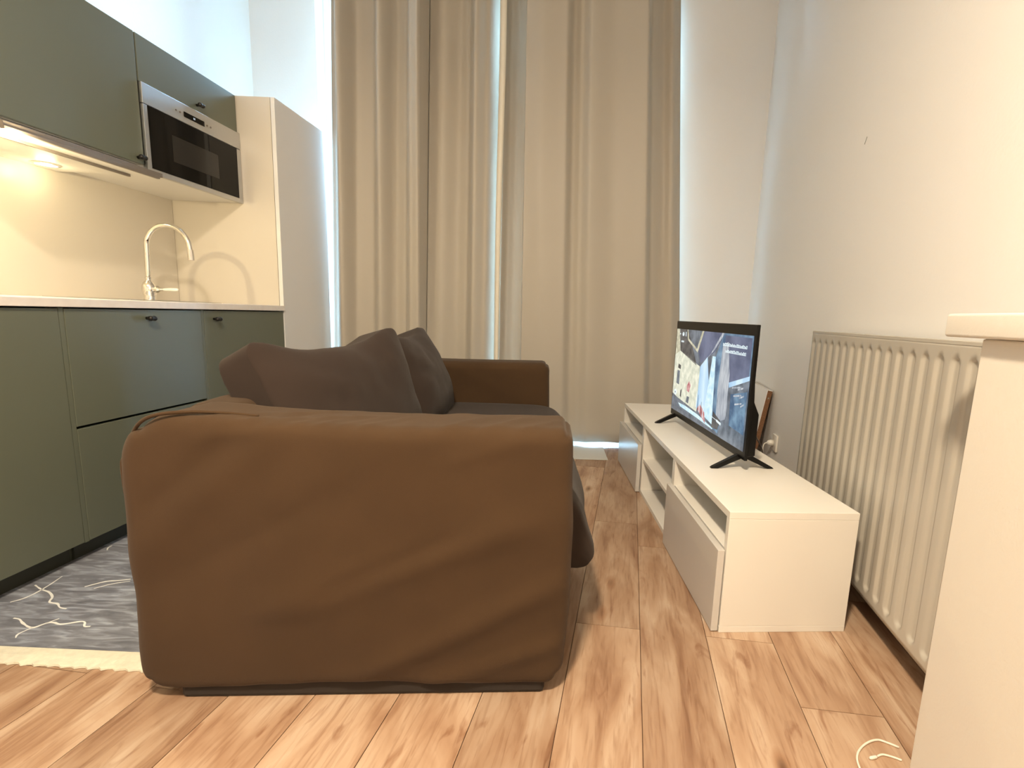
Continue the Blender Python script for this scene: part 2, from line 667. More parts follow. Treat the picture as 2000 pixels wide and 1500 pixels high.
def base_cabinet(y0, y1, label, style):
    t = empty('base_cabinet', ((L_X + KF) / 2, (y0 + y1) / 2, 0))
    t.location = (0, 0, 0)
    t.location = Vector((KF - 0.3, (y0 + y1) / 2, 0))
    off = -t.location
    tag(t, label, 'cabinet')

    def P(o):
        o.location = off
        return o
    P(obj('body', boxes((L_X + 0.005, KF - 0.021, y0 + 0.001, y0 + 0.018, 0.08, 0.879), (L_X + 0.005, KF - 0.021, y1 - 0.018, y1 - 0.001, 0.08, 0.879),
                        (L_X + 0.005, KF - 0.021, y0 + 0.018, y1 - 0.018, 0.08, 0.098), (L_X + 0.005, L_X + 0.02, y0 + 0.018, y1 - 0.018, 0.098, 0.879)), M['green_dark'], t))
    P(obj('plinth', box(KF - 0.075, KF - 0.06, y0, y1, 0.0, 0.08), M['green_dark'], t))
    if style == 'door':
        d = P(door_panel('door', t, y0, y1, 0.082, 0.877, KF))
        k = knob(d, KF, y0 + 0.06, 0.84)
    elif style == 'door_plain':
        d = P(door_panel('door', t, y0, y1, 0.082, 0.877, KF))
    elif style == 'drawers':
        d = P(door_panel('drawer', t, y0, y1, 0.485, 0.877, KF))
        knob(d, KF, (y0 + y1) / 2 + 0.015, 0.845)
        d = P(door_panel('drawer', t, y0, y1, 0.082, 0.476, KF))
        knob(d, KF, (y0 + y1) / 2 + 0.005, 0.462)
    return t


base_cabinet(2.213, 2.808, 'sage green base cabinet with one tall door at the window end', 'door')
base_cabinet(1.612, 2.198, 'sage green base cabinet with two deep drawers below the tap', 'drawers')
base_cabinet(0.99, 1.596, 'plain sage green base cabinet nearest the camera, at the left frame edge', 'door_plain')
for ya, yb, lb in ((2.1985, 2.2125, 'narrow green filler strip between the drawer unit and the tall door'),
                   (1.5965, 1.6115, 'narrow green filler strip left of the two drawers')):
    o = obj('filler_strip', boxes((KF - 0.02, KF - 0.001, ya, yb, 0.08, 0.879), (KF - 0.078, KF - 0.068, ya, yb, 0.0, 0.08), (KF - 0.078, KF - 0.02, ya, yb, 0.08, 0.879)), M['green'])
    tag(o, lb, 'filler strip')

bm = bmesh.new()
bx(bm, L_X + 0.002, KF + 0.012, 0.6, PY - 0.003, 0.882, 0.91)
o = obj('worktop', bm, M['worktop'], bevel=0.002)
tag(o, 'white kitchen worktop above the green base cabinets', 'worktop')

o = obj('splashback', box(L_X + 0.001, L_X + 0.014, 0.6, PY - 0.003, 0.9105, 1.46), M['splash'])
tag(o, 'plain white splashback panel behind the kitchen tap', 'splashback')
# inset sink, almost hidden by the low viewpoint
t = empty('sink', (-1.93, 2.2, 0.91))
tag(t, 'stainless sink rim set into the white worktop', 'sink')
obj('rim', boxes((-0.17, 0.17, -0.25, -0.235, 0.0005, 0.002), (-0.17, 0.17, 0.235, 0.25, 0.0005, 0.002), (-0.17, -0.155, -0.235, 0.235, 0.0005, 0.002), (0.155, 0.17, -0.235, 0.235, 0.0005, 0.002)), M['steel'], t)
obj('basin', box(-0.153, 0.153, -0.233, 0.233, 0.0003, 0.0012), M['steel'], t)

# tall end cabinet with a warm white side towards the kitchen and glossy doors to the room
t = empty('tall_cabinet', (-1.95, 3.1, 0))
tag(t, 'tall white glossy cabinet between the kitchen run and the curtains', 'cabinet')
off = -t.location
TE = 3.325
o = obj('side_panel', box(L_X + 0.003, KF - 0.021, PY, PY + 0.018, 0, 1.992), M['splash'], t, bevel=0.001); o.location = off
o = obj('body', box(L_X + 0.003, KF - 0.021, PY + 0.018, TE, 0, 1.992), M['carcass'], t, bevel=0.001); o.location = off
o = obj('door', box(KF - 0.018, KF + 0.004, PY - 0.001, TE, 0.08, 1.992), M['gloss'], t, bevel=0.0015); o.location = off

# upper cabinets
UX = -1.874
UT = 1.99


def upper(y0, y1, zb, label, kn=None):
    t = empty('wall_cabinet', (UX - 0.18, (y0 + y1) / 2, zb))
    tag(t, label, 'cabinet')
    off = -t.location
    b = obj('body', box(L_X + 0.002, UX - 0.021, y0 + 0.0005, y1 - 0.0005, zb, UT), M['carcass'], t); b.location = off
    d = door_panel('door', t, y0, y1, zb - 0.002, UT, UX); d.location = off
    if kn:
        knob(d, UX, *kn)
    return t


upper(2.212, 2.808, 1.808, 'short sage green wall cabinet directly above the microwave', (2.53, 1.835))
upper(1.612, 2.208, 1.478, 'sage green wall cabinet over the extractor hood', (2.178, 1.497))
upper(1.012, 1.608, 1.478, 'sage green wall cabinet at the upper left, left of the hood', None)

# microwave
MX = UX + 0.012
t = empty('microwave_oven', (-2.05, 2.51, 1.447))
tag(t, 'built-in steel microwave with black glass door under the green wall cabinet', 'microwave')
off = -t.location


def P(o):
    o.location = off
    return o


P(obj('body', box(L_X + 0.003, MX - 0.021, 2.213, 2.807, 1.449, 1.803), M['carcass'], t))
P(obj('control_panel', box(MX - 0.02, MX, 2.211, 2.807, 1.722, 1.804), M['steel'], t, bevel=0.0015))
fr = P(obj('door_frame', boxes((MX - 0.02, MX, 2.211, 2.232, 1.4475, 1.7195), (MX - 0.02, MX, 2.778, 2.807, 1.447, 1.7195), (MX - 0.02, MX, 2.232, 2.778, 1.447, 1.469)), M['steel'], t, bevel=0.001))
P(obj('glass_door', box(MX - 0.018, MX + 0.0005, 2.2325, 2.7775, 1.4695, 1.7195), M['oven'], t))
P(obj('door_window', box(MX + 0.0006, MX + 0.001, 2.35, 2.635, 1.53, 1.643), M['oven_win'], t))
P(obj('display', box(MX, MX + 0.0012, 2.43, 2.555, 1.748, 1.771), M['oven'], t))
for yy in (2.385, 2.408, 2.572, 2.596):
    bm = bmesh.new()
    lathe(bm, [(0.0042, 0), (0.0042, 0.0025), (0.003, 0.003)], (MX, yy, 1.7595), 12, 'x')
    P(obj('button', bm, M['steel_dark'], t))
bm = bmesh.new()
bx(bm, MX + 0.0012, MX + 0.0014, 2.487, 2.489, 1.756, 1.764)
bx(bm, MX + 0.0012, MX + 0.0014, 2.493, 2.495, 1.756, 1.764)
P(obj('clock_digits', bm, emit('display_white', (0.8, 0.9, 1), 1.5), t))

# extractor hood with pulled-out front strip
t = empty('extractor_hood', (-2.05, 1.91, 1.42))
tag(t, 'slim extractor hood with dark pull-out strip and round lamp under the cabinet', 'extractor hood')
off = -t.location
P(obj('hood_body', box(L_X + 0.016, UX - 0.035, 1.618, 2.206, 1.432, 1.476), M['carcass'], t, bevel=0.002))
P(obj('glass_shelf', box(UX - 0.033, UX + 0.050, 1.625, 2.2, 1.424, 1.431), M['carcass'], t))
P(obj('pull_strip', boxes((UX + 0.014, UX + 0.062, 1.630, 2.222, 1.429, 1.446), (UX + 0.050, UX + 0.064, 1.630, 2.205, 1.420, 1.4315)), M['steel_dark'], t, bevel=0.0015))
P(obj('filter_edge', box(UX - 0.032, UX - 0.022, 1.63, 2.16, 1.414, 1.4235), M['steel_dark'], t))
P(obj('filter', box(L_X + 0.16, UX - 0.045, 1.66, 2.0, 1.427, 1.4315), M['carcass'], t, bevel=0.001))
LX, LY, LZ = -2.165, 2.085, 1.4315
bm = bmesh.new()
lathe(bm, [(0.043, -0.004), (0.043, 0.0), (0.034, 0.0)], (LX, LY, LZ), 32)
P(obj('lamp_ring', bm, M['chrome'], t, smooth=False))
bm = bmesh.new()
lathe(bm, [(0.034, -0.0045), (0.034, -0.0041)], (LX, LY, LZ), 32)
P(obj('lamp_lens', bm, emit('hood_lamp_glow', (0.95, 0.92, 1.0), 1.1), t))
hl = bpy.data.lights.new('hood_lamp', 'POINT')
hl.shadow_soft_size = 0.03
hl.energy = 0.55
hl.color = (1.0, 0.80, 0.45)
ho = bpy.data.objects.new('hood_lamp', hl)
ho.location = (LX, LY, LZ - 0.032)
COL.objects.link(ho)
bm = bmesh.new()
lathe(bm, [(0.022, 0.0), (0.022, 0.004)], (-1.845, 1.66, 1.4195), 24)
P(obj('front_lamp', bm, emit('hood_front_glow', (1.0, 0.85, 0.6), 3.0), t))
hl = bpy.data.lights.new('hood_front_lamp', 'POINT')
hl.shadow_soft_size = 0.010
hl.energy = 13
hl.color = (1.0, 0.79, 0.44)
ho = bpy.data.objects.new('hood_front_lamp', hl)
ho.location = (-1.81, 1.66, 1.398)
COL.objects.link(ho)

# tap
TX, TY = -2.045, 2.375
t = empty('kitchen_tap', (TX, TY, 0.9105))
tag(t, 'chrome gooseneck tap with a white lever standing on the worktop', 'tap')
bm = bmesh.new()
lathe(bm, [(0.024, 0), (0.024, 0.004), (0.022, 0.008), (0.026, 0.03), (0.028, 0.05), (0.0265, 0.068), (0.020, 0.083), (0.012, 0.091), (0.011, 0.098), (0.013, 0.102), (0.0115, 0.108)])
obj('tap_body', bm, M['chrome'], t, smooth=True)
bm = bmesh.new()
path = [(0, 0, 0.104), (0.002, 0, 0.16), (0.004, 0, 0.215)]
R0 = 0.101
for k in range(1, 15):
    a = math.pi - k * math.pi * 0.93 / 14
    path.append((0.004 + R0 + R0 * math.cos(a), 0, 0.245 + R0 * math.sin(a)))
path += [(0.211, 0, 0.205)]
tube(bm, smooth_path(path, 4), 0.0105, 14)
obj('spout', bm, M['chrome'], t, smooth=True)
bm = bmesh.new()
tube(bm, [(0.208, 0, 0.240), (0.211, 0, 0.192)], 0.0132, 16)
obj('aerator', bm, M['chrome'], t, smooth=False)
bm = bmesh.new()
lathe(bm, [(0.012, 0.024), (0.014, 0.032), (0.016, 0.04), (0.010, 0.048), (0.006, 0.056), (0.0065, 0.062)], (0, 0, 0.052), 16, 'x')
h = obj('lever_joint', bm, M['chrome'], t, smooth=True)
bm = bmesh.new()
tube(bm, [(0.062, 0, 0.052), (0.075, 0, 0.052), (0.10, 0, 0.053), (0.13, 0, 0.053), (0.138, 0, 0.053)], [0.005, 0.0065, 0.0085, 0.0085, 0.005], 14)
lv = obj('lever', bm, M['china'], t, smooth=True)
lv['label'] = 'white porcelain lever'


# ================================================================== RUG
def build_rug():
    t = empty('rug', (-1.1, 1.9, 0))
    tag(t, 'grey marbled rug with cream border between the kitchen and the sofa', 'rug')
    off = -t.location
    a = -0.02
    y0 = 1.168
    x1 = -0.93
    bm = bmesh.new()
    # pile, slightly irregular
    bx(bm, KF - 0.058, x1, y0, 2.79, 0.0015, 0.0095)
    o = obj('pile', bm, M['rug'], t); o.location = off
    # binding at the near edge, wavy front line
    bm = bmesh.new()
    n = 70
    rows = []
    for i in range(n + 1):
        x = KF - 0.055 + (x1 - KF + 0.055) * i / n
        w = 0.0035 * math.sin(i * 2.1) + 0.003 * noise.noise(Vector((x * 40, 0, 0)))
        yf = 1.113 - (x + 1.4) * 0.015 + w
        yb = y0 - 0.0005
        rows.append([bm.verts.new(v) for v in ((x, yf, 0.001), (x, yf + 0.001, 0.005 + 0.0012 * math.sin(i * 1.3)), (x, (yf + yb) / 2, 0.0085), (x, yb, 0.0085), (x, yb, 0.001))])
    for r0, r1 in zip(rows, rows[1:]):
        for k in range(5):
            bm.faces.new((r0[k], r0[(k + 1) % 5], r1[(k + 1) % 5], r1[k]))
    bm.faces.new(rows[0])
    bm.faces.new(rows[-1][::-1])
    o = obj('border', bm, M['rug_edge'], t); o.location = off
    # white veins
    veins = [([(-1.663, 1.351), (-1.647, 1.372), (-1.643, 1.403), (-1.649, 1.447), (-1.662, 1.50)], 0.006),
             ([(-1.69, 1.444), (-1.648, 1.423), (-1.61, 1.41), (-1.574, 1.386), (-1.555, 1.36), (-1.525, 1.354), (-1.50, 1.337), (-1.475, 1.332)], 0.008),
             ([(-1.571, 1.279), (-1.55, 1.275), (-1.522, 1.259), (-1.478, 1.242), (-1.462, 1.264), (-1.445, 1.268), (-1.418, 1.262), (-1.382, 1.277), (-1.365, 1.275), (-1.349, 1.258), (-1.333, 1.259)], 0.008),
             ([(-1.474, 1.198), (-1.485, 1.215), (-1.478, 1.242)], 0.005),
             ([(-1.536, 1.447), (-1.503, 1.481), (-1.47, 1.49), (-1.439, 1.502)], 0.008),
             ([(-1.50, 1.44), (-1.47, 1.47), (-1.43, 1.49)], 0.004),
             ([(-1.70, 1.715), (-1.70, 1.70), (-1.685, 1.68)], 0.006),
             ([(-1.462, 1.264), (-1.455, 1.276), (-1.449, 1.286)], 0.005),
             ([(-1.61, 1.70), (-1.57, 1.73), (-1.55, 1.78)], 0.006),
             ([(-1.4, 1.62), (-1.36, 1.60), (-1.30, 1.62), (-1.25, 1.6)], 0.007),
             ([(-1.52, 1.60), (-1.47, 1.62), (-1.42, 1.605)], 0.005)]
    bm = bmesh.new()
    for pts, w in veins:
        P3 = smooth_path([(p[0], p[1], 0) for p in pts], 5)
        L, Rr = [], []
        for i, p in enumerate(P3):
            tn = (P3[min(i + 1, len(P3) - 1)] - P3[max(i - 1, 0)]).normalized()
            nn = Vector((-tn.y, tn.x, 0))
            s = w * 0.36 * (0.55 + 0.45 * math.sin(math.pi * i / (len(P3) - 1))) * (1 + 0.5 * noise.noise(p * 60))
            L.append((p + nn * s, p - nn * s))
        top = [[bm.verts.new((q.x, q.y, 0.0103)) for q in pr] for pr in L]
        bot = [[bm.verts.new((q.x, q.y, 0.0090)) for q in pr] for pr in L]
        for i in range(len(L) - 1):
            bm.faces.new((top[i][0], top[i][1], top[i + 1][1], top[i + 1][0]))
            bm.faces.new((top[i][0], top[i + 1][0], bot[i + 1][0], bot[i][0]))
            bm.faces.new((top[i][1], bot[i][1], bot[i + 1][1], top[i + 1][1]))
    o = obj('vein_pattern', bm, M['rug_vein'], t); o.location = off; o['kind'] = 'stuff'


build_rug()


# ================================================================== SOFA
def build_sofa():
    t = empty('sofa', (0.0, 1.09, 0.0), 0.08)
    tag(t, 'brown fabric two-seat sofa standing sideways in the middle of the room', 'sofa')
    W = -0.985
    TOP = 0.672

    def near_warp(p):
        x, y, z = p
        # rounded corners of the end face (x-z outline)
        def corner(cx, cz, sx, sz, x, z):
            dx, dz = (x - cx) * sx, (z - cz) * sz
            if dx > 0 and dz > 0:
                m = max(dx, dz)
                l = math.hypot(dx, dz)
                dx, dz = dx * m / l, dz * m / l
                return cx + dx * sx, cz + dz * sz
            return x, z
        x, z = corner(W + 0.115, TOP - 0.10, -1, 1, x, z)
        x, z = corner(-0.028, TOP - 0.028, 1, 1, x, z)
        x, z = corner(W + 0.06, 0.085, -1, -1, x, z)
        x, z = corner(-0.05, 0.085, 1, -1, x, z)
        up = max(0, min(1, (z - 0.50) / 0.15))
        z += up * (0.010 * math.exp(-((x + 0.86) / 0.10) ** 2) - 0.006 * math.exp(-((x + 0.45) / 0.3) ** 2))
        # sideways swell of the cover
        f = max(0.0, 1 - y / 0.12)
        d = 0.0
        d += 0.010 * math.sin(math.pi * min(1, max(0, (z - 0.02) / 0.62))) * math.sin(math.pi * min(1, max(0, -x / 1.01)))
        d += fold(x, z, (-0.42, 0.10), (-0.10, 0.26), 0.03, 0.012)
        d += fold(x, z, (-0.30, 0.05), (-0.06, 0.13), 0.02, 0.010)
        d += fold(x, z, (-0.62, 0.26), (-0.18, 0.42), 0.04, 0.010)
        d -= fold(x, z, (-0.52, 0.30), (-0.30, 0.40), 0.02, 0.008)
        d += fold(x, z, (-0.92, 0.40), (-0.70, 0.60), 0.035, 0.006)
        d -= fold(x, z, (-0.90, 0.50), (-0.76, 0.62), 0.018, 0.004)
        d += fold(x, z, (-0.80, 0.63), (-0.66, 0.66), 0.012, 0.004)
        d -= fold(x, z, (-0.95, 0.28), (-0.55, 0.50), 0.03, 0.004)
        d += fold(x, z, (-0.25, 0.60), (-0.12, 0.64), 0.018, 0.004)
        d += 0.007 * noise.noise(Vector((x * 3.4 + z * 1.5, z * 4.6 - x * 2.0, 1.3))) + 0.0025 * noise.noise(Vector((x * 8, z * 8, 4.1)))
        y -= d * f
        # top wrinkles
        if z > 0.6:
            z += 0.0035 * noise.noise(Vector((x * 16, y * 5, 2.0))) + fold(x, y, (-0.80, 0.02), (-0.62, 0.14), 0.012, 0.005) + fold(x, y, (-0.74, 0.02), (-0.52, 0.10), 0.01, 0.004) + fold(x, y, (-0.2, 0.02), (-0.12, 0.12), 0.014, 0.004)
            for q in range(7):
                xa = -0.78 + 0.05 * q
                z += fold(x, y, (xa, 0.0), (xa + 0.07, 0.10), 0.010, 0.0028)
            z += fold(x, y, (-0.30, 0.0), (-0.22, 0.12), 0.012, 0.003) + fold(x, y, (-0.13, 0.0), (-0.05, 0.09), 0.010, 0.003)
        # edges swell and hang unevenly
        if z < 0.08:
            z += 0.006 * math.sin(x * 9) + 0.004 * noise.noise(Vector((x * 12, y * 4, 0)))
        x += 0.006 * noise.noise(Vector((y * 5, z * 7, 9.0)))
        if x > -0.06:
            x += 0.010 * math.sin(math.pi * max(0, min(1, (z - 0.02) / 0.6))) - 0.005
        return Vector((x, y, z))

    o = obj('armrest', soft_box(W, 0.0, 0.0, 0.205, 0.028, TOP, 0.034, 0.016, near_warp), M['sofa'], t, smooth=True)
    # piping along the rounded corner of the end face
    bm = bmesh.new()
    pts = []
    for k in range(0, 13):
        a = math.pi + (-math.pi / 2) * k / 12
        pts.append((W + 0.122 + 0.118 * math.cos(a) , 0.018 + 0.012 * math.sin(k * 0.5), TOP - 0.112 + 0.121 * math.sin(a) + 0.004))
    pts = [(W + 0.004, 0.02, 0.50)] + pts + [(W + 0.16, 0.03, TOP + 0.013), (W + 0.22, 0.045, TOP + 0.008), (W + 0.27, 0.06, TOP)]
    tube(bm, smooth_path(pts, 4), 0.004, 8)
    obj('piping', bm, M['sofa'], o, smooth=True)
    # inner dark lining that stands on the floor
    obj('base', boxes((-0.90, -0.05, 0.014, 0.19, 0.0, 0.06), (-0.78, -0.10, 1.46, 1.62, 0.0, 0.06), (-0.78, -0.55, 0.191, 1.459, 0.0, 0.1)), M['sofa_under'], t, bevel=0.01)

    def far_warp(p):
        x, y, z = p
        dx, dz = x - (-0.035 - 0.035), z - (TOP - 0.035)
        if dx > 0 and dz > 0:
            m = max(dx, dz); l = math.hypot(dx, dz)
            x, z = -0.07 + dx * m / l, TOP - 0.035 + dz * m / l
        z += 0.004 * math.sin((x + 0.3) * 5)
        y += 0.006 * noise.noise(Vector((x * 5, z * 5, 7))) - fold(x, z, (-0.45, 0.60), (-0.22, 0.50), 0.02, 0.006)
        x += 0.008 * math.sin(math.pi * max(0, min(1, z / 0.6))) * (1 if x > -0.1 else 0)
        return Vector((x, y, z))
    obj('armrest', soft_box(W, -0.035, 1.505, 1.70, 0.03, TOP, 0.04, 0.03, far_warp), M['sofa'], t, smooth=True)

    def back_warp(p):
        x, y, z = p
        z += 0.006 * noise.noise(Vector((x * 5, y * 5, 3)))
        return Vector((x, y, z))
    obj('back_frame', soft_box(W + 0.004, W + 0.15, 0.19, 1.52, 0.03, 0.668, 0.04, 0.035, back_warp), M['sofa'], t, smooth=True)

    # seat: profile in x-z, swept along y
    prof = [(-0.80, 0.25), (-0.80, 0.44), (-0.72, 0.455), (-0.40, 0.462), (-0.16, 0.460), (-0.06, 0.456), (-0.01, 0.445), (0.022, 0.42), (0.052, 0.37), (0.076, 0.31), (0.084, 0.265), (0.076, 0.236), (0.05, 0.226), (0.02, 0.226), (-0.10, 0.226), (-0.4, 0.23)]
    P2 = smooth_path([(a, 0, b) for a, b in prof], 4)
    bm = bmesh.new()
    rings = []
    ny = 44
    for j in range(ny + 1):
        y = 0.208 + (1.50 - 0.208) * j / ny
        e = min(1.0, min(j, ny - j) / 3.0)
        sh = 0.965 + 0.035 * math.sqrt(1 - (1 - e) ** 2)
        ring = []
        for p in P2:
            x = -0.4 + (p.x + 0.4) * sh
            z = 0.34 + (p.z - 0.34) * sh
            k = max(0, min(1, (p.x + 0.12) / 0.1))
            x += k * (0.010 * noise.noise(Vector((y * 5, p.z * 9, 0))) + 0.005 * math.sin(y * 11))
            z += 0.004 * noise.noise(Vector((x * 5, y * 5, 8)))
            ring.append(bm.verts.new((x, y, z)))
        rings.append(ring)
    n = len(P2)
    for a, b in zip(rings, rings[1:]):
        for k in range(n):
            bm.faces.new((a[k], a[(k + 1) % n], b[(k + 1) % n], b[k]))
    bm.faces.new(rings[0]); bm.faces.new(rings[-1])
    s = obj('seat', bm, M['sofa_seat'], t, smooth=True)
    bm = bmesh.new()
    tube(bm, smooth_path([(0.012, 0.215, 0.235), (0.0, 0.205, 0.225), (0.002, 0.204, 0.20), (0.001, 0.205, 0.175)], 4), 0.0028, 6)
    obj('loose_thread', bm, M['void'], s)

    # back cushions
    def cushion(y0, y1, xb, rotz, lean, h, seed, corner, twist=0.0, ears=0.0):
        cx, cy = xb, (y0 + y1) / 2
        L = (y1 - y0)

        def warp(p):
            # local: x thickness (0 = front), y along, z height
            u = (p.y / L) * 2          # -1..1
            v = p.z / h                # 0..1
            th = 0.205 * (1 - 0.30 * v)
            x = -p.x * th              # p.x 0..1 -> back
            edge = (1 - abs(u) ** 3.2) * (1 - abs(2 * v - 1) ** 3.0)
            bulge = 0.055 * max(0.0, edge) ** 0.8
            mid = -th / 2
            x = mid + (x - mid) * (0.72 + 0.28 * max(0.0, edge) ** 0.6)
            if p.x < 0.5: x += bulge * 0.8
            else: x -= bulge * 0.35
            z = p.z
            z -= 0.02 * (1 - u * u) * v ** 2
            z += 0.030 * math.exp(-((u - 0.80 * corner) / 0.30) ** 2) * v ** 3 + ears * math.exp(-((u + 0.9) / 0.3) ** 2) * v ** 3
            y = p.y * (1 - 0.05 * v)
            x += 0.010 * noise.noise(Vector((u * 2.2 + seed, v * 3, 5))) + 0.004 * noise.noise(Vector((u * 7 + seed, v * 7, 1)))
            x += fold(u, v, (-0.98, 0.80), (-0.35, 0.62), 0.05, 0.007) + fold(u, v, (-0.98, 0.45), (-0.45, 0.36), 0.05, 0.006) - fold(u, v, (-0.9, 0.60), (-0.5, 0.52), 0.04, 0.006)
            # lean back
            le = lean - twist * u
            x2 = x * math.cos(le) - z * math.sin(le)
            z2 = x * math.sin(le) + z * math.cos(le)
            # turn about z and move
            X = x2 * math.cos(rotz) - y * math.sin(rotz) + cx
            Y = x2 * math.sin(rotz) + y * math.cos(rotz) + cy
            return Vector((X, Y, z2 + 0.452))
        bm = bmesh.new()
        # unit box skinned with a grid, built through soft_box in (x:0..1, y:-L/2..L/2, z:0..h)
        src = soft_box(0, 1, -L / 2, L / 2, 0.0, h, 0.03, 0.03)
        for v in src.verts:
            v.co = warp(v.co)
        bm.free()
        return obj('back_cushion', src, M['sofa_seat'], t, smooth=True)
    c1 = cushion(0.225, 0.885, -0.580, -0.22, 0.40, 0.40, 1.0, 1, 0.12, 0.035)
    c2 = cushion(0.885, 1.495, -0.50, -0.02, 0.40, 0.41, 7.0, 0.85)


build_sofa()


# ================================================================== TV BENCH
def build_bench():
    t = empty('tv_bench', (0.458, 1.375, 0), 0.085)
    tag(t, 'long low white television bench with two drawer fronts and open shelves', 'tv bench')
    D, Hh, Ln = 0.40, 0.385, 1.80
    tk = 0.018
    obj('top_board', box(0, D, 0, Ln, Hh - 0.022, Hh), M['bench'], t, bevel=0.0012)
    obj('bottom_board', box(0, D, 0, Ln, 0.0, 0.02), M['bench'], t, bevel=0.0012)
    for y0, y1 in ((0, 0.022), (0.582, 0.618), (1.182, 1.218), (1.778, 1.80)):
        obj('upright', box(0.0005, D - 0.0005, y0, y1, 0.0202, Hh - 0.0222), M['bench'], t, bevel=0.001)
    obj('back_board', boxes((D - 0.012, D - 0.004, 0.0225, 0.5815, 0.0205, Hh - 0.0225), (D - 0.012, D - 0.004, 0.6185, 1.1815, 0.0205, Hh - 0.0225), (D - 0.012, D - 0.004, 1.2185, 1.7775, 0.0205, Hh - 0.0225)), M['bench'], t)
    for y0, y1, z in ((0.0225, 0.5815, 0.262), (0.6185, 1.1815, 0.195), (1.2185, 1.7775, 0.262)):
        obj('shelf', box(0.004, D - 0.013, y0, y1, z - 0.017, z), M['bench'], t, bevel=0.001)
    for y0, y1 in ((0.003, 0.598), (1.203, 1.798)):
        d = obj('drawer', box(-0.024, -0.003, y0, y1, 0.004, 0.264), [M['bench_front']], t, bevel=0.0012)
        obj('drawer_box', boxes((-0.0028, 0.34, y0 + 0.03, y0 + 0.045, 0.03, 0.2), (-0.0028, 0.34, y1 - 0.045, y1 - 0.03, 0.03, 0.2), (-0.0028, 0.34, y0 + 0.045, y1 - 0.045, 0.03, 0.036)), M['bench'], d)


build_bench()


